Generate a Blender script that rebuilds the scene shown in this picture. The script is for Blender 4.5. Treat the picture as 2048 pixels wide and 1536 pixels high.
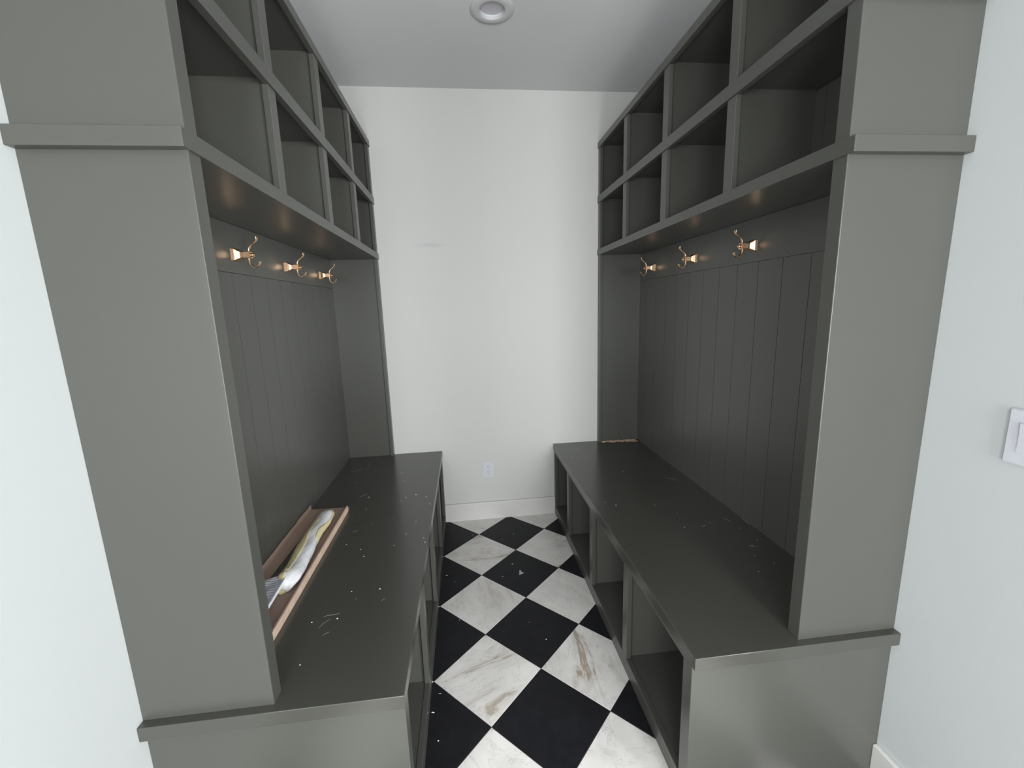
import bpy, bmesh, math, random
from mathutils import Vector, Matrix
random.seed(7)
for o in list(bpy.data.objects): bpy.data.objects.remove(o, do_unlink=True)
SC = bpy.context.scene
COL = SC.collection

# ------------------------------------------------------------------ camera
YAW, PITCH, ROLL, FPX = 0.10528, -0.17933, -0.03207, 840.68
cyw, syw = math.cos(YAW), math.sin(YAW); cp, sp = math.cos(PITCH), math.sin(PITCH)
fwd = Vector((syw*cp, cyw*cp, sp)); rgt = Vector((cyw, -syw, 0)); up = rgt.cross(fwd)
cr, sr = math.cos(ROLL), math.sin(ROLL)
R_ = cr*rgt + sr*up; U_ = -sr*rgt + cr*up
cam_d = bpy.data.cameras.new('camera'); cam = bpy.data.objects.new('camera', cam_d); COL.objects.link(cam)
M = Matrix((( R_.x, U_.x, -fwd.x, 0.0), (R_.y, U_.y, -fwd.y, -0.9319), (R_.z, U_.z, -fwd.z, 1.4461), (0, 0, 0, 1)))
cam.matrix_world = M
cam_d.sensor_width = 36.0; cam_d.sensor_fit = 'HORIZONTAL'; cam_d.lens = FPX/2048*36.0; cam_d.clip_start = 0.01
SC.camera = cam

# ------------------------------------------------------------------ world, lights, exposure
w = bpy.data.worlds.new('world'); SC.world = w; w.use_nodes = True
bg = w.node_tree.nodes['Background']; bg.inputs[0].default_value = (0.75, 0.87, 1.0, 1); bg.inputs[1].default_value = 1.0
SC.view_settings.view_transform = 'Standard'; SC.view_settings.look = 'None'
SC.view_settings.gamma = 1.0; SC.view_settings.use_curve_mapping = False
SC.view_settings.exposure = 0.0
RX0, RX1, RY0, RY1 = -2.6, 3.4, -2.5, -0.80        # the room behind the camera
H = 2.719
def area(name, loc, rot, sx, sy, power, color):
    l = bpy.data.lights.new(name, 'AREA'); l.shape = 'RECTANGLE'; l.size = sx; l.size_y = sy
    l.energy = power; l.color = color
    o = bpy.data.objects.new(name, l); COL.objects.link(o); o.location = loc; o.rotation_euler = rot
    return o
# daylight from behind: unseen windows, spaced and sized to shape the light (each lamp stands just outside one)
WINS = [(-2.35, -1.35, 0.35, 2.05, 98.0), (-0.75, 0.05, 0.35, 2.05, 62.0), (0.55, 1.35, 0.35, 2.05, 112.0), (1.95, 3.05, 0.35, 2.05, 222.0)]
for x0, x1, z0, z1, pw in WINS:
    area('unseen_window_daylight', ((x0+x1)/2, RY0-0.16, (z0+z1)/2), (math.radians(90), 0, 0), x1-x0, z1-z0, pw, (0.965, 0.99, 1.0))

# ------------------------------------------------------------------ helpers
W = {}
def link(name, me, mat, parent=None, loc=(0, 0, 0)):
    """loc is a world position; parts are stored relative to their parent"""
    o = bpy.data.objects.new(name, me); COL.objects.link(o)
    W[o] = Vector(loc)
    if parent is not None:
        o.parent = parent; o.location = Vector(loc) - W[parent]
    else: o.location = loc
    if mat is not None and me is not None and not me.materials: me.materials.append(mat)
    return o
def tag(o, label=None, cat=None, group=None, kind=None):
    if label: o['label'] = label
    if cat: o['category'] = cat
    if group: o['group'] = group
    if kind: o['kind'] = kind
    return o
def empty(name, loc, label, cat, group=None):
    o = bpy.data.objects.new(name, None); COL.objects.link(o); o.location = loc; o.empty_display_size = .05
    W[o] = Vector(loc); return tag(o, label, cat, group)
def bm_box(bm, c, s, rot=None):
    r = bmesh.ops.create_cube(bm, size=1.0)
    for v in r['verts']:
        v.co = Vector((v.co.x*s[0], v.co.y*s[1], v.co.z*s[2]))
        if rot: v.co = rot @ v.co
        v.co += Vector(c)
    return r['verts']
def fin(bm, name, smooth=False):
    bmesh.ops.recalc_face_normals(bm, faces=bm.faces[:])
    me = bpy.data.meshes.new(name); bm.to_mesh(me); bm.free()
    if smooth:
        for p in me.polygons: p.use_smooth = True
    return me
def box(name, x0, x1, y0, y1, z0, z1, mat, parent=None, bev=0.0012, seg=2):
    if x0 > x1: x0, x1 = x1, x0
    bm = bmesh.new(); bm_box(bm, (0, 0, 0), (x1-x0, y1-y0, z1-z0))
    if bev: bmesh.ops.bevel(bm, geom=bm.edges[:], offset=bev, segments=seg, affect='EDGES', profile=.5)
    return link(name, fin(bm, name), mat, parent, ((x0+x1)/2, (y0+y1)/2, (z0+z1)/2))
def loft(rings, closed=True, caps=True):
    bm = bmesh.new(); R = [[bm.verts.new(p) for p in r] for r in rings]
    n = len(rings[0])
    for a, b in zip(R[:-1], R[1:]):
        for i in range(n if closed else n-1):
            j = (i+1) % n
            bm.faces.new((a[i], a[j], b[j], b[i]))
    if caps and closed: bm.faces.new(R[0][::-1]); bm.faces.new(R[-1])
    return bm
# ------------------------------------------------------------------ materials
def mat(name, col, rough=.5, metal=0.0, spec=.5):
    m = bpy.data.materials.new(name); m.use_nodes = True
    b = m.node_tree.nodes['Principled BSDF']
    b.inputs['Base Color'].default_value = (*col, 1); b.inputs['Roughness'].default_value = rough
    b.inputs['Metallic'].default_value = metal; b.inputs['Specular IOR Level'].default_value = spec
    return m, m.node_tree, b
def N(t, kind, **kw):
    n = t.nodes.new(kind)
    for k, v in kw.items():
        if k in n.inputs: n.inputs[k].default_value = v
        else: setattr(n, k, v)
    return n
def bump(t, b, scale, strength, dist=.001, detail=3, coord='Object'):
    tc = N(t, 'ShaderNodeTexCoord'); n = N(t, 'ShaderNodeTexNoise', Scale=scale, Detail=detail)
    t.links.new(tc.outputs[coord], n.inputs['Vector'])
    bp = N(t, 'ShaderNodeBump', Strength=strength, Distance=dist)
    t.links.new(n.outputs[0], bp.inputs['Height']); t.links.new(bp.outputs[0], b.inputs['Normal'])
    return tc, n, bp
def ramp(t, src, stops):
    r = N(t, 'ShaderNodeValToRGB'); e = r.color_ramp.elements
    while len(e) < len(stops): e.new(.5)
    for el, (p, c) in zip(e, stops): el.position = p; el.color = (*c, 1) if len(c) == 3 else c
    t.links.new(src, r.inputs[0]); return r

PAINT_C = (.068, .0685, .060)
paint, t, b = mat('cabinet_paint', PAINT_C, .32, 0, .6)
bump(t, b, 260, .06, .0005)
BENCH_C = (.056, .056, .048)
bench_m, t, b = mat('bench_top_paint', BENCH_C, .235, 0, .8)
tc, n, bp_ = bump(t, b, 220, .02, .0004)
dn = N(t, 'ShaderNodeTexNoise', Scale=6.0, Detail=8, Roughness=.7, Distortion=1.5); t.links.new(tc.outputs['Object'], dn.inputs['Vector'])
dr = ramp(t, dn.outputs[0], [(.66, BENCH_C), (.86, (.07, .07, .067))]); t.links.new(dr.outputs[0], b.inputs['Base Color'])

wall_m, t, b = mat('wall_paint', (.515, .538, .535), .55, 0, .35); bump(t, b, 90, .10, .001, 4)
far_m, t, b = mat('far_wall_paint', (.55, .55, .53), .55, 0, .35); bump(t, b, 90, .10, .001, 4)
# a faint grey scuff on the far wall
tc = N(t, 'ShaderNodeTexCoord'); mp = N(t, 'ShaderNodeMapping'); mp.inputs['Location'].default_value = (.19*10, 0, 0)
geo = N(t, 'ShaderNodeNewGeometry')
vs = N(t, 'ShaderNodeVectorMath', operation='SUBTRACT'); vs.inputs[1].default_value = (-.19, 1.8125, 1.842); t.links.new(geo.outputs['Position'], vs.inputs[0])
vm = N(t, 'ShaderNodeVectorMath', operation='MULTIPLY'); vm.inputs[1].default_value = (9.0, 0, 55.0); t.links.new(vs.outputs[0], vm.inputs[0])
vl = N(t, 'ShaderNodeVectorMath', operation='LENGTH'); t.links.new(vm.outputs[0], vl.inputs[0])
sr_ = ramp(t, vl.outputs['Value'], [(0.0, (.47, .47, .47)), (1.0, (.55, .55, .53))]); t.links.new(sr_.outputs[0], b.inputs['Base Color'])
ceil_m, t, b = mat('ceiling_paint', (.60, .60, .605), .8, 0, .2); bump(t, b, 60, .15, .001, 4)
trim_m, t, b = mat('white_trim_paint', (.62, .61, .585), .35, 0, .5)
plastic_m, t, b = mat('white_plastic', (.58, .59, .63), .3)
slot_m, t, b = mat('dark_slot', (.05, .05, .055), .6)
grout_m, t, b = mat('grout', (.060, .058, .055), .9); bump(t, b, 300, .4)
blackt, t, b = mat('black_tile', (.013, .013, .017), .5, 0, .22)
tc, n, bp_ = bump(t, b, 40, .08)
nn = N(t, 'ShaderNodeTexNoise', Scale=18.0, Detail=8, Roughness=.7); t.links.new(tc.outputs['Object'], nn.inputs['Vector'])
rr = ramp(t, nn.outputs[0], [(.35, (.006, .006, .008)), (.75, (.013, .013, .016))]); t.links.new(rr.outputs[0], b.inputs['Base Color'])

marble, t, b = mat('marble_tile', (.8, .79, .77), .38)
tc = N(t, 'ShaderNodeTexCoord')
av = N(t, 'ShaderNodeAttribute', attribute_name='vein_angle', attribute_type='OBJECT')
asd = N(t, 'ShaderNodeAttribute', attribute_name='vein_seed', attribute_type='OBJECT')
aw = N(t, 'ShaderNodeAttribute', attribute_name='vein_amount', attribute_type='OBJECT')
vr = N(t, 'ShaderNodeVectorRotate', rotation_type='Z_AXIS'); t.links.new(tc.outputs['Object'], vr.inputs['Vector']); t.links.new(av.outputs['Fac'], vr.inputs['Angle'])
cx = N(t, 'ShaderNodeCombineXYZ'); t.links.new(asd.outputs['Fac'], cx.inputs[0]); t.links.new(asd.outputs['Fac'], cx.inputs[2])
va = N(t, 'ShaderNodeVectorMath', operation='ADD'); t.links.new(vr.outputs[0], va.inputs[0]); t.links.new(cx.outputs[0], va.inputs[1])
sc = N(t, 'ShaderNodeVectorMath', operation='MULTIPLY'); sc.inputs[1].default_value = (3.2, 10.0, 1); t.links.new(va.outputs[0], sc.inputs[0])
n1 = N(t, 'ShaderNodeTexNoise', Scale=1.0, Detail=7, Roughness=.62, Distortion=.9); t.links.new(sc.outputs[0], n1.inputs['Vector'])
r1 = ramp(t, n1.outputs[0], [(.50, (0, 0, 0)), (.585, (.25, .25, .25)), (.64, (1, 1, 1)), (.70, (.35, .35, .35))])
sc2 = N(t, 'ShaderNodeVectorMath', operation='MULTIPLY'); sc2.inputs[1].default_value = (5, 9, 1); t.links.new(va.outputs[0], sc2.inputs[0])
n2 = N(t, 'ShaderNodeTexNoise', Scale=1.0, Detail=9, Roughness=.6, Distortion=1.4); t.links.new(sc2.outputs[0], n2.inputs['Vector'])
r2 = ramp(t, n2.outputs[0], [(.488, (0, 0, 0)), (.5, (1, 1, 1)), (.512, (0, 0, 0))])
n3 = N(t, 'ShaderNodeTexNoise', Scale=9.0, Detail=4); t.links.new(va.outputs[0], n3.inputs['Vector'])
base = ramp(t, n3.outputs[0], [(.3, (.64, .62, .60)), (.7, (.76, .735, .705))])
m1 = N(t, 'ShaderNodeMath', operation='MULTIPLY'); t.links.new(r1.outputs[0], m1.inputs[0]); t.links.new(aw.outputs['Fac'], m1.inputs[1])
x1 = N(t, 'ShaderNodeMix', data_type='RGBA'); x1.inputs[7].default_value = (.36, .30, .235, 1)
t.links.new(m1.outputs[0], x1.inputs[0]); t.links.new(base.outputs[0], x1.inputs[6])
m2 = N(t, 'ShaderNodeMath', operation='MULTIPLY'); m2.inputs[1].default_value = .42; t.links.new(r2.outputs[0], m2.inputs[0])
x2 = N(t, 'ShaderNodeMix', data_type='RGBA'); x2.inputs[7].default_value = (.33, .31, .29, 1)
t.links.new(m2.outputs[0], x2.inputs[0]); t.links.new(x1.outputs[2], x2.inputs[6]); t.links.new(x2.outputs[2], b.inputs['Base Color'])

brass, t, b = mat('copper_brass', (.92, .60, .37), .27, 1.0); bump(t, b, 500, .1, .0003)
kraft_lit, t, b = mat('cardboard', (.50, .36, .27), .85, 0, .2)  # lighter copy of the cardboard, coloured as the lit outer face
tc, n, bp_ = bump(t, b, 35, .35, .002)
rr = ramp(t, n.outputs[0], [(.3, (.50, .365, .28)), (.7, (.60, .45, .355))]); t.links.new(rr.outputs[0], b.inputs['Base Color'])
kraft_shade, t, b = mat('cardboard_shaded', (.36, .262, .212), .9, 0, .15); bump(t, b, 45, .35, .002)  # darker copy of the cardboard: shadow inside the tray put into its colour
wrap, t, b = mat('plastic_wrap', (.72, .72, .74), .22); bump(t, b, 30, .5, .006, 5)
b.inputs['Coat Weight'].default_value = .6; b.inputs['Coat Roughness'].default_value = .12
yel, t, b = mat('yellow_tissue', (.66, .58, .33), .5); bump(t, b, 40, .5, .004, 5)
foam, t, b = mat('grey_foam', (.55, .56, .60), .5)
tc = N(t, 'ShaderNodeTexCoord'); wv = N(t, 'ShaderNodeTexWave', Scale=22.0, Distortion=6.0, Detail=2); wv.bands_direction = 'Y'
t.links.new(tc.outputs['Object'], wv.inputs['Vector']); bq = N(t, 'ShaderNodeBump', Strength=.4, Distance=.003)
t.links.new(wv.outputs[0], bq.inputs['Height']); t.links.new(bq.outputs[0], b.inputs['Normal'])
foamw, t, b = mat('white_foam_edge', (.80, .83, .90), .4)
dust, t, b = mat('drywall_dust', (.62, .61, .58), .8)
scuff, t, b = mat('dust_scuff', (.26, .26, .25), .7)
sawd, t, b = mat('sawdust', (.62, .43, .31), .9)
lens, t, b = mat('lamp_lens_off', (.50, .48, .52), .4)
lampw, t, b = mat('lamp_trim_white', (.54, .54, .54), .6)
frame_m = trim_m

# ------------------------------------------------------------------ measures
CX = .183                    # middle of the aisle; cabinet distances "a" are measured from it on both sides
A_WALL, A_TOWER, A_BAND, A_BACK, A_BENCH, A_BASE = .989, .6925, .6875, .974, .3795, .384
D = 1.8125
ZB, ZN = .512, .4745         # bench top, underside of the slab
WL, WR = CX-A_WALL, CX+A_WALL

# ------------------------------------------------------------------ room shell
def struct(o): o['kind'] = 'structure'; return o
T = .13
room_m, _t, _b = mat('rear_room_paint', (.22, .216, .208), .6)
floor = struct(box('floor', RX0-T, RX1+T, RY0-T, D+T, -.14, -.0018, grout_m, bev=0))
# diagonal chequer tiles: each a piece of the floor, cut where the walls stand
DG = .431; X0, Y0 = -.19507, .5271; G = .0016
def clip(poly, ax, val, keep_less):
    out = []
    for i in range(len(poly)):
        p, q = poly[i], poly[(i+1) % len(poly)]
        ip = (p[ax] <= val) if keep_less else (p[ax] >= val); iq = (q[ax] <= val) if keep_less else (q[ax] >= val)
        if ip: out.append(p)
        if ip != iq:
            k = (val-p[ax])/(q[ax]-p[ax]); out.append((p[0]+k*(q[0]-p[0]), p[1]+k*(q[1]-p[1])))
    return out
VE = {}
def tile_mesh(poly, c):
    bm = bmesh.new(); n = len(poly)
    bot = [bm.verts.new((x-c[0], y-c[1], -.004)) for x, y in poly]
    mid = [bm.verts.new((x-c[0], y-c[1], 0.0032)) for x, y in poly]
    top = [bm.verts.new(((x-c[0])*.9955, (y-c[1])*.9955, .004)) for x, y in poly]
    for a, b_ in ((bot, mid), (mid, top)):
        for i in range(n): bm.faces.new((a[i], a[(i+1) % n], b_[(i+1) % n], b_[i]))
    bm.faces.new(top)
    return fin(bm, 'tile')
full = None
SPEC = {(3, 0): (1.5, 5.0, 1.3), (1, 0): (-.35, 3.0, .9), (1, 4): (-.1, 21.0, .8), (3, 4): (-.2, 30.0, .9), (3, 2): (1.0, 41.0, .2), (1, 2): (1.3, 17.0, .4), (1, -2): (.3, 8.0, .5), (3, -2): (.2, 26.0, .25)}                                    # veins of the tiles seen closest, keyed by column and row
h = DG/2
for i in range(-12, 18):
    for j in range(-24, 10):
        if (i+j) % 2 == 0: continue
        cx_, cy_ = X0 + i*h, Y0 + j*h
        if not (RX0-.3 < cx_ < RX1+.3 and -3.0 < cy_ < D+.3): continue
        if cy_ > RY1-.2 and (cx_ < WL-.15 or cx_ > WR+.15): continue
        # tiles under the benches are out of sight
        if cy_ > .3 and (cx_ < CX-A_BASE-.3 or cx_ > CX+A_BASE+.3): continue
        if cy_ < -1.9 or abs(cx_-CX) > 1.5: continue
        hh = h - G
        poly = [(cx_+hh, cy_), (cx_, cy_+hh), (cx_-hh, cy_), (cx_, cy_-hh)]
        if cy_ > RY1-.35:
            poly = clip(poly, 0, WL+.001, False); poly = clip(poly, 0, WR-.001, True) if len(poly) > 2 else []
        if len(poly) > 2: poly = clip(poly, 1, D-.001, True)
        if len(poly) < 3: continue
        # the tile whose left corner lies on a lattice point of column i-1: colour by the row parity
        white = (j % 2 == 0)
        whole = len(poly) == 4 and abs(poly[0][0]-cx_-hh) < 1e-6 and abs(poly[1][1]-cy_-hh) < 1e-6 and abs(poly[2][0]-cx_+hh) < 1e-6
        if whole:
            if full is None: full = {}
            if white not in full: full[white] = tile_mesh(poly, (cx_, cy_))
            me = full[white]
        else: me = tile_mesh(poly, (cx_, cy_))
        t_ = link('tile', me, marble if white else blackt, floor, (cx_, cy_, -.004))
        if white:
            r = random.Random(i*97+j*31)
            ang, seed, amt = r.uniform(-.5, .5)+ (0 if r.random() < .6 else .8), r.uniform(0, 60), r.uniform(.25, .85)
            if (i, j) in SPEC: ang, seed, amt = SPEC[(i, j)]
            t_['vein_angle'] = float(ang); t_['vein_seed'] = float(seed); t_['vein_amount'] = float(amt)

# ceiling with the hole of the recessed lamp
LX, LY = .184, 1.137
bm = bmesh.new()
cor = [(RX0-T, RY0-T), (RX1+T, RY0-T), (RX1+T, D+T), (RX0-T, D+T)]
ov = [bm.verts.new((x, y, 0)) for x, y in cor]; oe = [bm.edges.new((ov[i], ov[(i+1) % 4])) for i in range(4)]
iv = [bm.verts.new((LX+.062*math.cos(k*math.tau/40), LY+.062*math.sin(k*math.tau/40), 0)) for k in range(40)]
ie = [bm.edges.new((iv[i], iv[(i+1) % 40])) for i in range(40)]
bmesh.ops.triangle_fill(bm, edges=oe+ie, use_beauty=True)
bad = [f for f in bm.faces if (f.calc_center_median()-Vector((LX, LY, 0))).length < .058]
if bad: bmesh.ops.delete(bm, geom=bad, context='FACES_ONLY')
r = bmesh.ops.extrude_face_region(bm, geom=bm.faces[:])
for v in [g for g in r['geom'] if isinstance(g, bmesh.types.BMVert)]: v.co.z += .12
struct(link('ceiling', fin(bm, 'ceiling'), ceil_m, None, (0, 0, H)))

struct(box('wall_left', WL-T, WL, RY1-.0, D+T, 0, H, wall_m, bev=0))
struct(box('wall_right', WR, WR+T, RY1-.0, D+T, 0, H, wall_m, bev=0))
struct(box('wall_far', WL, WR, D, D+T, 0, H, far_m, bev=0))
struct(box('wall_side_left', RX0-T, RX0, RY0, RY1+T, 0, H, room_m, bev=0))
struct(box('wall_side_right', RX1, RX1+T, RY0, RY1+T, 0, H, room_m, bev=0))
struct(box('wall_return_left', RX0, WL-T, RY1, RY1+T, 0, H, room_m, bev=0))
struct(box('wall_return_right', WR+T, RX1, RY1, RY1+T, 0, H, room_m, bev=0))
# rear wall around the unseen windows laid out for the light
bm = bmesh.new()
def wb(x0, x1, z0, z1): bm_box(bm, ((x0+x1)/2, RY0-T/2, (z0+z1)/2), (x1-x0, T, z1-z0))
xs = sorted(WINS); px = RX0-T
for x0, x1, z0, z1, pw in xs:
    wb(px, x0, 0, H); wb(x0, x1, 0, z0); wb(x0, x1, z1, H); px = x1
wb(px, RX1+T, 0, H)
struct(link('wall_rear', fin(bm, 'wall_rear'), room_m))
for k, (x0, x1, z0, z1, pw) in enumerate(WINS):
    bm = bmesh.new(); y = RY0-.05
    for a_, b_, c_, d_ in ((x0, x0+.05, z0, z1), (x1-.05, x1, z0, z1), (x0+.05, x1-.05, z0, z0+.05), (x0+.05, x1-.05, z1-.05, z1), (x0+.05, x1-.05, (z0+z1)/2-.02, (z0+z1)/2+.02)):
        bm_box(bm, ((a_+b_)/2, y, (c_+d_)/2), (b_-a_, .05, d_-c_))
    struct(link('unseen_window_%d' % (k+1), fin(bm, 'unseen_window'), frame_m))  # frames of the unseen windows, placed where the light needs them
# baseboards
def baseboard(name, x0, x1, y0, y1, hgt=.118):
    return struct(box(name, x0, x1, y0, y1, 0, hgt, trim_m, bev=.0025))
baseboard('baseboard_far', CX-A_BASE, CX+A_BASE, D-.016, D, .125)
baseboard('baseboard_right', WR-.015, WR, RY1, 0.0)
baseboard('baseboard_left', WL, WL+.015, RY1, 0.0)

# ------------------------------------------------------------------ built-in lockers, both sides
STY = (.4515, .9125, 1.363)          # centre lines of the upright stiles
def locker(s, side):
    X = lambda a: CX + s*a
    def bx(name, a0, a1, y0, y1, z0, z1, parent, m=paint, bev=.0012): return box(name, X(a0), X(a1), y0, y1, z0, z1, m, parent, bev)
    # ---- open bench base
    base = empty('shoe_cubby_base', (X((A_BASE+A_WALL)/2), D/2, 0),
                 'grey-green open shoe cubby base on the floor under the %s bench top' % side, 'cabinet', 'shoe cubby bases')
    bx('end_panel', A_BASE, A_WALL, 0, .019, 0, ZN, base)
    bx('end_panel', A_BASE+.019, A_WALL, D-.019, D, 0, ZN, base)
    bx('back_panel', A_WALL-.008, A_WALL, .019, D-.019, .06, ZN, base, bev=0)
    bx('floor_panel', A_BASE+.019, A_WALL-.008, .019, D-.019, .042, .060, base)
    bx('bottom_rail', A_BASE, A_BASE+.019, .045, D-.04, 0, .062, base)
    bx('top_rail', A_BASE, A_BASE+.019, .045, D-.04, .456, ZN, base)
    bx('stile', A_BASE-.0002, A_BASE+.019, .0015, .045, 0, ZN, base, bev=.0003)
    bx('stile', A_BASE, A_BASE+.019, D-.04, D, 0, ZN, base)
    for yc in (.4815, .937, 1.412):
        bx('stile', A_BASE, A_BASE+.019, yc-.0225, yc+.0225, .062, .456, base)
        bx('divider', A_BASE+.019, A_WALL-.008, yc-.0095, yc+.0095, .060, ZN, base)
    # ---- continuous seat slab
    seat = bx('bench_top', A_BENCH, A_WALL, -.0205, D, ZN, ZB, None, bench_m, .0015)
    tag(seat, 'long grey-green bench top slab on the %s, %s' % (side, 'holding the cardboard tray' if s < 0 else 'bare with sawdust in its far corner'), 'bench', 'bench tops')
    # ---- upper locker
    lk = empty('hall_locker', (X((A_TOWER+A_WALL)/2), D/2, ZB),
               'tall grey-green locker with hook panel and cubbies standing on the %s bench' % side, 'locker', 'tall lockers facing each other')
    ZT = 2.4307
    bx('side_panel', A_TOWER, A_WALL, 0, .019, ZB, ZT, lk)
    bx('side_panel', A_TOWER+.019, A_WALL, D-.019, D, ZB, ZT, lk)
    bx('stile', A_TOWER-.0002, A_TOWER+.019, .0015, .0385, ZB, ZT, lk, bev=.0003)
    bx('stile', A_TOWER, A_TOWER+.019, D-.0385, D, ZB, ZT, lk)
    Z1, Z2, Z3, Z4, Z5, Z6 = 1.7621, 1.7973, 2.0786, 2.1201, 2.3985, ZT+.0012
    back = bx('back_panel', A_WALL-.009, A_WALL, .019, D-.019, ZB, Z5, lk, bev=0)
    # hook rail and tongue boards
    bx('hook_rail', A_BACK-.002, A_WALL-.009, .019, D-.019, 1.5955, Z1, lk, bev=.001)
    y = .0127
    edges = [y+.129*k for k in range(20)]
    mesh_c = {}
    for e0 in edges:
        y0, y1 = max(e0, .019), min(e0+.129, D-.019)
        if y1-y0 < .01: continue
        for z0, z1 in ((ZB, 1.5945), (Z2, Z3+.02), (Z4, Z5)):
            key = (round(y1-y0, 4), z0)
            if key not in mesh_c:
                bm = bmesh.new(); bm_box(bm, (0, 0, 0), (.006, y1-y0-.0026, z1-z0))
                mesh_c[key] = fin(bm, 'board'); mesh_c[key].materials.append(paint)
            link('board', mesh_c[key], None, back, (X(A_BACK+.003), (y0+y1)/2, (z0+z1)/2))
    # shelf that wraps round the near end as a band, then the middle and the top ones
    sh = bx('shelf', A_BAND+.004, A_WALL, .0, D-.0, Z1+.0004, Z2-.0004, lk, bev=0)
    bx('shelf_band', A_BAND, A_BAND+.02, -.0004, D, Z1, Z2, lk, bev=.0004)
    bx('shelf_band', A_BAND, A_WALL, -.02, -.0005, Z1, Z2, lk, bev=.0015)
    bx('shelf', A_TOWER+.019, A_WALL-.009, .019, D-.019, Z4-.0195, Z4-.0004, lk, bev=0)
    bx('shelf_band', A_BAND, A_BAND+.02, -.0004, D, Z3, Z4, lk, bev=.0004)
    bx('shelf_band', A_BAND, A_WALL, -.02, -.0005, Z3, Z4, lk, bev=.0015)
    bx('top_panel', A_TOWER+.019, A_WALL, .019, D-.019, Z6-.02, Z6, lk, bev=0)
    bx('top_band', A_BAND, A_BAND+.02, -.0004, D, Z5, Z6, lk, bev=.0004)
    bx('top_band', A_BAND, A_WALL, -.02, -.0005, Z5, Z6, lk, bev=.0015)
    for yc in STY:
        for z0, z1, zt in ((Z2, Z3, Z4-.0195), (Z4, Z5, Z6-.02)):
            bx('cubby_stile', A_TOWER, A_TOWER+.019, yc-.022, yc+.022, z0, z1, lk)
            bx('divider', A_TOWER+.019, A_BACK, yc-.0095, yc+.0095, z0, zt, lk, bev=0)
    return base, seat, lk
locker(-1, 'left'); locker(1, 'right')

# ------------------------------------------------------------------ coat hooks
def hook(s, y, z, label):
    xw = CX + s*(A_BACK-.0024)
    dirn = -s                                         # points from the rail into the aisle
    root = empty('coat_hook', (xw, y, z), label, 'hook', 'copper coat hooks on the hook rails')
    P = lambda o_, dy, dz: Vector((dirn*o_, dy, dz))
    def sq(o_, hh):                                     # a slightly rounded square section
        c = hh*.86; e = hh
        return [P(o_, -c, -e), P(o_, c, -e), P(o_, e, -c), P(o_, e, c), P(o_, c, e), P(o_, -c, e), P(o_, -e, c), P(o_, -e, -c)]
    prof = [(0, .0225), (.0045, .0225), (.0058, .0212), (.009, .0185), (.014, .0142), (.019, .0112), (.024, .0098), (.0315, .0094)]
    me = fin(loft([sq(a, b_) for a, b_ in prof]), 'base_plate'); link('base_plate', me, brass, root, W[root])
    blk = [(.0305, .0102), (.0312, .0113), (.0522, .0113), (.0528, .0106)]
    me = fin(loft([sq(a, b_) for a, b_ in blk]), 'block'); link('block', me, brass, root, W[root])
    cap = [[P(o_, r_*math.cos(k*math.tau/16), r_*math.sin(k*math.tau/16)) for k in range(16)] for o_, r_ in ((.0522, .0078), (.0585, .0078), (.0605, .0066), (.0615, .004))]
    me = fin(loft(cap), 'end_cap', True); link('end_cap', me, brass, root, W[root])
    def strap(name, pts, wid, th):
        # catmull-rom through (out, up) points, flat strap section that widens at its tip
        q = []
        for i in range(len(pts)-1):
            p0 = pts[max(i-1, 0)]; p1 = pts[i]; p2 = pts[i+1]; p3 = pts[min(i+2, len(pts)-1)]
            for k in range(6):
                u = k/6
                q.append(tuple(.5*((2*p1[c]) + (-p0[c]+p2[c])*u + (2*p0[c]-5*p1[c]+4*p2[c]-p3[c])*u*u + (-p0[c]+3*p1[c]-3*p2[c]+p3[c])*u**3) for c in (0, 1)))
        q.append(pts[-1]); rings = []
        for i, (a, b_) in enumerate(q):
            n0 = q[max(i-1, 0)]; n1 = q[min(i+1, len(q)-1)]
            tx, tz = n1[0]-n0[0], n1[1]-n0[1]; L = math.hypot(tx, tz) or 1; nx, nz = -tz/L, tx/L
            f = i/(len(q)-1); ww = wid*(1 + 1.0*max(0, f-.72)/.28); tt = th*(1-.35*f)
            r_ = []
            for sy, sn in ((-1, -.5), (-.8, -1), (.8, -1), (1, -.5), (1, .5), (.8, 1), (-.8, 1), (-1, .5)):
                r_.append(P(a+nx*tt*sn/2, ww*sy/2, b_+nz*tt*sn/2))
            rings.append(r_)
        me = fin(loft(rings), name, True); link(name, me, brass, root, W[root])
    strap('upper_prong', [(.0455, .009), (.0462, .021), (.0535, .0315), (.067, .0415), (.0755, .0505), (.077, .0615)], .0088, .0058)
    strap('lower_hook', [(.043, -.009), (.0435, -.019), (.0475, -.0325), (.059, -.0425), (.0715, -.037), (.081, -.0235)], .0092, .0062)
    return root
ZH = 1.658
ords = ('nearest', 'middle', 'farthest')
for s, side in ((-1, 'left'), (1, 'right')):
    for y, o_ in zip((.6985, 1.137, 1.6), ords):
        hook(s, y, ZH, '%s of the three copper coat hooks on the %s locker' % (o_, side))

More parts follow.
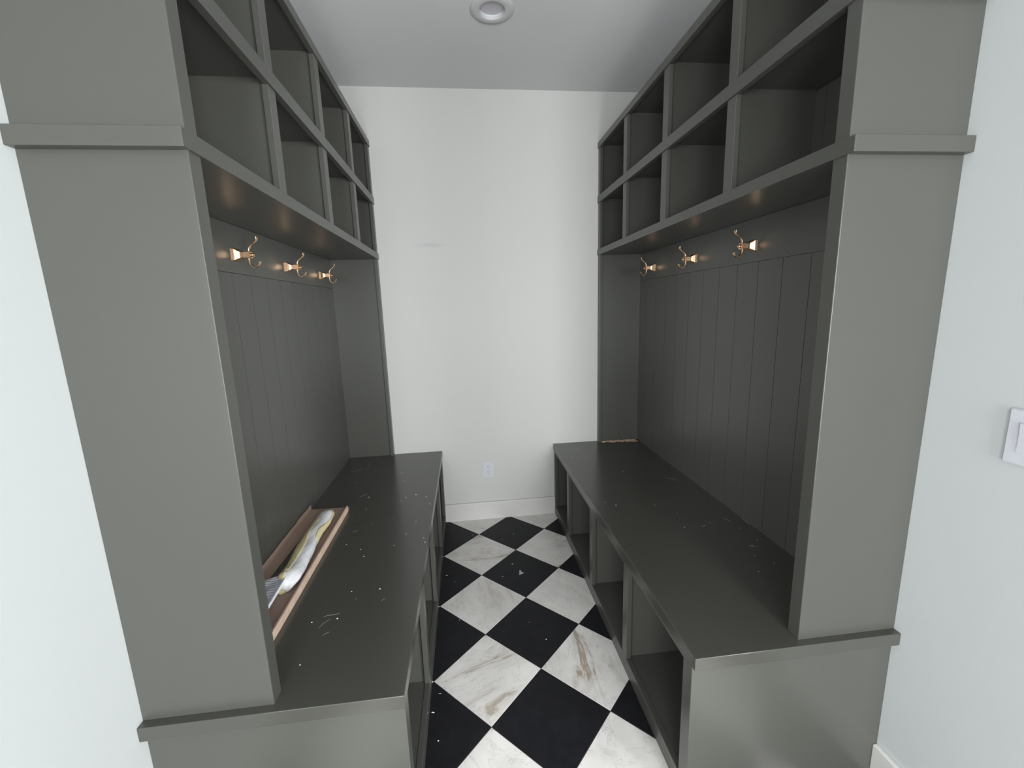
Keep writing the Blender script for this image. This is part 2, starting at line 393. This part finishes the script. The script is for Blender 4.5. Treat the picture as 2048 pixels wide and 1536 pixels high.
# ------------------------------------------------------------------ recessed ceiling lamp
lamp = empty('recessed_light', (LX, LY, H), 'round white recessed downlight in the ceiling, switched off', 'ceiling light')
def rev(name, prof, m, parent, n=56):
    rings = [[Vector((r_*math.cos(k*math.tau/n), r_*math.sin(k*math.tau/n), z)) for k in range(n)] for r_, z in prof]
    me = fin(loft(rings, caps=False), name, True); return link(name, me, m, parent, W[parent])
rev('trim_ring', [(.094, 0), (.0945, -.003), (.092, -.0055), (.075, -.008), (.060, -.0085), (.0555, -.007), (.0545, -.003), (.0542, .002)], lampw, lamp)
rev('reflector', [(.0545, .0015), (.0535, .005), (.0525, .009), (.052, .0115)], plastic_m, lamp)
bm = bmesh.new(); bmesh.ops.create_circle(bm, cap_ends=True, radius=.0512, segments=56)
link('lens', fin(bm, 'lens'), lens, lamp, (LX, LY, H+.0085))
rev('housing', [(.0615, .0), (.0615, .06), (.03, .062), (.001, .062)], plastic_m, lamp)

# ------------------------------------------------------------------ wall outlet and switch
def rbox(bm, c, s, bev):
    vs = bm_box(bm, c, s); es = list({e for v in vs for e in v.link_edges})
    bmesh.ops.bevel(bm, geom=es, offset=bev, segments=2, affect='EDGES')
OX, OZ = .1073, .3597
out = empty('wall_outlet', (OX, D, OZ), 'white duplex power outlet low on the white far wall', 'outlet')
bm = bmesh.new(); rbox(bm, (0, -.0028, 0), (.0715, .0055, .1165), .0022); link('cover_plate', fin(bm, 'cover_plate'), plastic_m, out, W[out])
for dz in (.0195, -.0195):
    bm = bmesh.new()
    ring = [(.0172*math.cos(k*math.tau/32), max(-.0142, min(.0142, .0172*math.sin(k*math.tau/32)))) for k in range(32)]
    me = fin(loft([[Vector((x, y_, z)) for x, z in ring] for y_ in (-.0052, -.0072)]), 'socket'); bm.free()
    so = link('socket', me, plastic_m, out, (OX, D, OZ+dz))
    bm = bmesh.new()
    bm_box(bm, (-.0063, -.0073, .004), (.0022, .0006, .0078)); bm_box(bm, (.0063, -.0073, .004), (.0022, .0006, .0066))
    c = bmesh.ops.create_cone(bm, cap_ends=True, segments=14, radius1=.0026, radius2=.0026, depth=.0006)
    for v in c['verts']: v.co = Vector((v.co.x, -.0073+v.co.z, v.co.y-.0068))
    link('slots', fin(bm, 'slots'), slot_m, so, (OX, D, OZ+dz))
bm = bmesh.new(); c = bmesh.ops.create_uvsphere(bm, u_segments=12, v_segments=6, radius=.0028)
for v in c['verts']: v.co.y = v.co.y*.4-.0058
link('screw', fin(bm, 'screw', True), plastic_m, out, W[out])

SY, SZ = -.2065, 1.1385
swt = empty('light_switch', (WR, SY, SZ), 'white paddle light switch on the right wall at the frame edge', 'switch')
bm = bmesh.new(); rbox(bm, (-.0032, 0, 0), (.0064, .076, .121), .0025); link('cover_plate', fin(bm, 'cover_plate'), plastic_m, swt, W[swt])
bm = bmesh.new(); rbox(bm, (-.0062, 0, 0), (.0022, .0345, .0675), .0006); link('rocker_frame', fin(bm, 'rocker_frame'), plastic_m, swt, W[swt])
bm = bmesh.new(); rbox(bm, (-.0072, 0, 0), (.003, .031, .064), .0008)
for v in bm.verts: v.co.x -= .0016*(v.co.z/.032)
link('rocker', fin(bm, 'rocker'), plastic_m, swt, W[swt])

# ------------------------------------------------------------------ cardboard tray and what lies in it
TZ = ZB+.0006
tray = empty('cardboard_tray', (-.698, .6, TZ), 'long shallow cardboard tray lying open on the left bench top', 'box')
def slab(name, poly, z0, z1, m, parent, sub=None):
    bm = bmesh.new(); c = W[parent]
    a = [bm.verts.new((x-c.x, y-c.y, z0-c.z)) for x, y in poly]; b_ = [bm.verts.new((x-c.x, y-c.y, z1-c.z)) for x, y in poly]
    n = len(poly)
    for i in range(n): bm.faces.new((a[i], a[(i+1) % n], b_[(i+1) % n], b_[i]))
    bm.faces.new(a[::-1]); bm.faces.new(b_)
    return link(name, fin(bm, name), m, parent, c)
slab('bottom_panel', [(-.785, .12), (-.752, .12), (-.745, .556), (-.7405, .655), (-.734, .79), (-.7257, .966), (-.724, 1.06), (-.785, 1.062)], TZ, TZ+.003, kraft_shade, tray)
slab('bottom_panel', [(-.690, .12), (-.6055, .12), (-.6055, 1.055), (-.724, 1.06), (-.7205, .966), (-.706, .75), (-.698, .55)], TZ, TZ+.003, kraft_shade, tray)
# folded side walls; slightly wavy top edges
def flap(name, x0, lean, y0, y1, hgt, th, m, wob):
    n = 26; rings = []
    r = random.Random(3)
    for k in range(n+1):
        y = y0+(y1-y0)*k/n; hh = hgt + (r.uniform(-1, 1)*wob)
        a = Vector((x0, y, TZ)); tp = Vector((x0+lean, y, TZ+hh)); e = Vector((th, 0, 0))
        c = W[tray]; rings.append([a-c, a+e-c, tp+e*.8-c, tp-c])
    return link(name, fin(loft(rings), name), m, tray, W[tray])
flap('side_wall', -.7865, -.002, .12, 1.062, .026, .0035, kraft_shade, .0012)
tag(flap('side_wall', -.6075, .0, .12, 1.022, .0265, .0065, kraft_lit, .0003), 'outer face of the folded cardboard side wall, coloured as lit')

# wrapped roll: plastic film around a bundle, with yellowish tissue showing
roll = empty('wrapped_bundle', (-.672, .7, TZ+.0035), 'long bundle in white plastic film and yellow tissue inside the cardboard tray', 'package')
def roll_sect(t, ang, inflate=0.0):
    """t 0 near end .. 1 far end"""
    y = .432 + (.990-.432)*t
    xc = -.6555 + (-.682+.6555)*t + .004*math.sin(t*9)
    endf = min(1, (t+.012)/.09)**.45 * min(1, (1.03-t)/.10)**.5
    rw = (.0375*(1-.12*t) + .0013*math.sin(t*17+1)) * endf
    rz = (.0240*(1-.18*t) + .0007*math.sin(t*23)) * endf
    wr = .0008*math.sin(ang*5+t*9)+.0005*math.sin(ang*3-t*33+2)+.0005*math.sin(ang*9+t*60)+.0004*math.sin(ang*6-t*87)
    zc = TZ+.0042+rz+.001
    return Vector((xc+(rw+wr*endf+inflate)*math.cos(ang), y+.004*math.sin(ang*2), zc+(rz+wr*.7*endf+inflate)*math.sin(ang)))
c = W[roll]
rings = [[roll_sect(k/60, q*math.tau/40)-c for q in range(40)] for k in range(61)]
link('plastic_film', fin(loft(rings), 'plastic_film', True), wrap, roll, c)
def patch(a0, a1, t0, t1, infl=.0014, n=36, m_=10):
    rings = []
    for k in range(n+1):
        t = t0+(t1-t0)*k/n; A0, A1 = a0(t), a1(t); outer = [roll_sect(t, A0+(A1-A0)*q/m_, infl)-c for q in range(m_+1)]
        inner = [roll_sect(t, A0+(A1-A0)*q/m_, infl-.0008)-c for q in range(m_, -1, -1)]
        rings.append(outer+inner)
    return link('tissue', fin(loft(rings), 'tissue', True), yel, roll, c)
d2 = math.radians
patch(lambda t: d2(-20), lambda t: d2(40+16*math.sin(t*13)+70*max(0, t-.9)*5), .50, .995)
patch(lambda t: d2(84+22*t+9*math.sin(t*12)), lambda t: d2(200), .10, .80)
patch(lambda t: d2(112-60*max(0, .12-t)*2), lambda t: d2(205), 0.0, .13, .0022)
# loose corner of tissue at the near end
bm = bmesh.new(); pts = [(-.685, .470, .012), (-.665, .455, .020), (-.640, .437, .004), (-.6655, .418, .002), (-.676, .425, .003)]
vs = [bm.verts.new(Vector((x, y, TZ+.004+z))-c) for x, y, z in pts]
vb = [bm.verts.new(v.co-Vector((0, 0, .0008))) for v in vs]
bm.faces.new(vs); bm.faces.new(vb[::-1])
for i in range(5): bm.faces.new((vs[i], vs[(i+1) % 5], vb[(i+1) % 5], vb[i]))
link('tissue', fin(bm, 'tissue'), yel, roll, c)

# light grey packing slip / foam sheet
fs = empty('foam_sheet', (-.70, .40, TZ+.0035), 'grey wrinkled foam sheet with white edge beside the near end of the bundle', 'packing foam')
c = W[fs]
bm = bmesh.new(); n1_, n2_ = 14, 10; g = []
A, B, C_, D_ = Vector((-.7330, .4640)), Vector((-.6625, .4800)), Vector((-.6545, .27)), Vector((-.728, .26))
for i in range(n1_+1):
    row = []
    for j in range(n2_+1):
        u, v = i/n1_, j/n2_
        p = (A*(1-u)+B*u)*(1-v)+(D_*(1-u)+C_*u)*v
        z = TZ+.034+.009*u+.0016*math.sin(14*v+4*u)*(1-u)**.5*1.3
        row.append((bm.verts.new(Vector((p.x, p.y, z))-c), bm.verts.new(Vector((p.x, p.y, z-.003))-c)))
    g.append(row)
for i in range(n1_):
    for j in range(n2_):
        bm.faces.new((g[i][j][0], g[i+1][j][0], g[i+1][j+1][0], g[i][j+1][0]))
        bm.faces.new((g[i][j][1], g[i][j+1][1], g[i+1][j+1][1], g[i+1][j][1]))
for i in range(n1_):
    for j in (0, n2_): bm.faces.new((g[i][j][0], g[i+1][j][0], g[i+1][j][1], g[i][j][1]))
for j in range(n2_):
    for i in (0, n1_): bm.faces.new((g[i][j][0], g[i][j+1][0], g[i][j+1][1], g[i][j][1]))
link('sheet', fin(bm, 'sheet', False), foam, fs, c)
rings = []
for v in [k/10 for k in range(11)]:
    p = B*(1-v)+C_*v; top = TZ+.0455
    rings.append([Vector((p.x, p.y, top-.010))-c, Vector((p.x+.004, p.y, top-.010))-c, Vector((p.x+.004, p.y, top))-c, Vector((p.x, p.y, top))-c])
tag(link('folded_edge', fin(loft(rings), 'folded_edge'), foamw, fs, c), 'white folded edge of the sheet')

# ------------------------------------------------------------------ dust, chips and sawdust
def flecks(name, pts, zz, m, label, cat):
    bm = bmesh.new(); r = random.Random(5)
    for (x, y, L, wd, ang) in pts:
        n = 6; ca, sa = math.cos(ang), math.sin(ang)
        pl = []
        for k in range(n):
            th = k*math.tau/n; q = r.uniform(.7, 1.1); u, v = L/2*math.cos(th)*q, wd/2*math.sin(th)*q
            pl.append((x+u*ca-v*sa, y+u*sa+v*ca))
        hgt = min(L, wd)*.45
        a = [bm.verts.new((px_, py_, zz)) for px_, py_ in pl]; tp = bm.verts.new((x, y, zz+hgt))
        for k in range(n): bm.faces.new((a[k], a[(k+1) % n], tp))
        bm.faces.new(a[::-1])
    return tag(link(name, fin(bm, name), m), label, cat, kind='stuff')
BPX = {}
def bpx(px, py, z):
    """world point on the height z that the photograph shows at a pixel"""
    d_ = fwd + R_*(px-1024)/FPX - U_*(py-768)/FPX
    k = (z-1.4461)/d_.z
    return d_.x*k, -.9319+d_.y*k
zt = ZB+.0003
LF = [(737.5, 994.5, 8, 3), (732.5, 1018.5, 5, 3), (804, 945.5, 4, 3), (808, 962.5, 5, 2), (812, 995, 7, 3), (832, 989.5, 8, 4), (852.5, 993.5, 7, 4), (859.5, 1008, 7, 4), (832, 1043, 4, 3), (812.5, 1068, 8, 3), (847, 1076, 5, 3),
      (721.5, 1099, 6, 3), (727.5, 1113, 6, 4), (760, 1178, 9, 4), (703.5, 1183, 5, 4), (674.5, 1237.5, 8, 6), (623.5, 1245, 7, 4), (850, 1084.5, 6, 3), (788, 1091, 6, 2), (600, 1330, 7, 3), (712, 1198, 3, 2), (714, 965, 3, 3), (693, 1089, 5, 3), (744, 1048, 3, 2), (802, 1002, 3, 2)]
def conv(L, z, k=.0008):
    o_ = []
    r = random.Random(9)
    for px_, py_, l_, w_ in L:
        x, y = bpx(px_, py_, z); sc_ = k*(.8+.5*(y+.9)/2); o_.append((x, y, l_*sc_, w_*sc_*1.2, r.uniform(-.3, .9)))
    return o_
flecks('dust_flecks', conv(LF, ZB), zt, dust, 'small white drywall flecks scattered over the left bench top', 'debris')
RF = [(1231.8, 1010.5, 5, 5), (1210.5, 1004.5, 3, 3), (1309.5, 1010, 4, 3), (1246, 943, 3, 3), (1354.5, 1026, 3, 3), (1369, 1055, 5, 3), (1408, 1052, 6, 3), (1419.5, 1046, 6, 2), (1479, 1056.5, 6, 2), (1514, 1080, 7, 3), (1504, 1091.5, 10, 1.5), (1509.5, 1111, 3, 2), (1548, 1126, 5, 3), (1517, 1143.5, 5, 3), (1155, 897, 4, 2), (1145.5, 914.5, 5, 3), (1156, 917, 4, 3), (1139, 897, 3, 2)]
flecks('dust_flecks', conv(RF, ZB), zt, dust, 'small white flecks scattered over the right bench top', 'debris')
FF = [(1025, 1128, 8, 3), (1005.5, 1153.5, 5, 3), (893.5, 1151, 8, 2.5), (909.5, 1163.5, 3, 3), (866, 1425, 11, 4), (876.5, 1481.5, 4, 4), (1092.5, 1278.5, 6, 3), (1058.5, 1244.5, 3, 3), (1027.5, 1067.5, 4, 3), (1005, 1080, 3, 2), (880, 1387, 10, 1.2), (919, 1240, 4, 2), (945, 1070, 4, 2)]
flecks('dust_flecks', conv(FF, 0, .0012), .0003, dust, 'white flecks scattered over the black floor tiles', 'debris')
# thin dusty scuffs on the bench tops
def streaks(name, S, z, m, label):
    bm = bmesh.new()
    for pts, wd in S:
        P_ = [Vector((*bpx(px_, py_, z), z+.0004)) for px_, py_ in pts]; prev = None
        for k, p in enumerate(P_):
            d_ = (P_[min(k+1, len(P_)-1)]-P_[max(k-1, 0)]).normalized(); nrm = Vector((-d_.y, d_.x, 0))
            ww = wd*(.35 if k in (0, len(P_)-1) else 1)/2
            cur = (bm.verts.new(p-nrm*ww), bm.verts.new(p+Vector((0, 0, .0003))), bm.verts.new(p+nrm*ww))
            if prev: bm.faces.new((prev[0], cur[0], cur[1], prev[1])); bm.faces.new((prev[1], cur[1], cur[2], prev[2]))
            prev = cur
    return tag(link(name, fin(bm, name), m), label, 'debris', kind='stuff')
streaks('dust_scuffs', [([(646.5, 1234.5), (655, 1231), (668, 1229.5), (681, 1226.5)], .0028), ([(636.5, 1257), (647, 1247), (660, 1238)], .0018), ([(645, 1271), (652, 1267), (659, 1264)], .0022), ([(718, 995.5), (727, 991), (735, 987.5)], .0028), ([(704, 1065.5), (711, 1062), (716, 1061)], .0022), ([(762, 1202), (767, 1199), (771, 1197)], .002), ([(700, 944), (714, 942), (727, 938)], .002), ([(741, 922), (733, 941)], .0012)],
        ZB, scuff, 'faint grey dusty scuffs on the left bench top')
streaks('dust_scuffs', [([(1445, 1036), (1453, 1039), (1462, 1044)], .002), ([(1497, 1091.5), (1507, 1093), (1516, 1094)], .0018), ([(1412, 1051), (1399, 1053)], .0016), ([(1481, 1035), (1492, 1043), (1500, 1050)], .004), ([(1330, 955), (1345, 958), (1357, 962)], .0016)],
        ZB, scuff, 'faint grey dusty scuffs on the right bench top')
# the torn chip on the black tile
bm = bmesh.new(); pts = [(1038.3, 1140.2), (1041.2, 1140.0), (1043, 1141.8), (1042.2, 1143.6), (1047.6, 1144.2), (1046.5, 1145.6), (1042, 1147.6), (1038.2, 1148.6), (1039, 1144)]
vs = [bm.verts.new((*bpx(px_, py_, .003), .0008+.0012*(k % 2))) for k, (px_, py_) in enumerate(pts)]
vb = [bm.verts.new((v.co.x, v.co.y, .0002)) for v in vs]
bm.faces.new(vs); bm.faces.new(vb[::-1])
for i in range(len(pts)): bm.faces.new((vs[i], vs[(i+1) % len(pts)], vb[(i+1) % len(pts)], vb[i]))
chipm, t, b = mat('grey_chip', (.42, .42, .45), .7)
tag(link('paper_chip', fin(bm, 'paper_chip'), chipm), 'small torn light grey three-cornered chip on a black floor tile', 'debris')
# sawdust and shavings in the far corner of the right bench
r = random.Random(11); sp_ = []
for k in range(150):
    u = r.random()**.8; x = .885 + u*.262; y = D-.021 - r.random()**1.4*(.022+.030*u)
    sp_.append((x, y, r.uniform(.008, .024), r.uniform(.004, .008), r.uniform(-.7, .7)))
flecks('sawdust', sp_, zt, sawd, 'line of tan sawdust and shavings in the far corner of the right bench', 'debris')
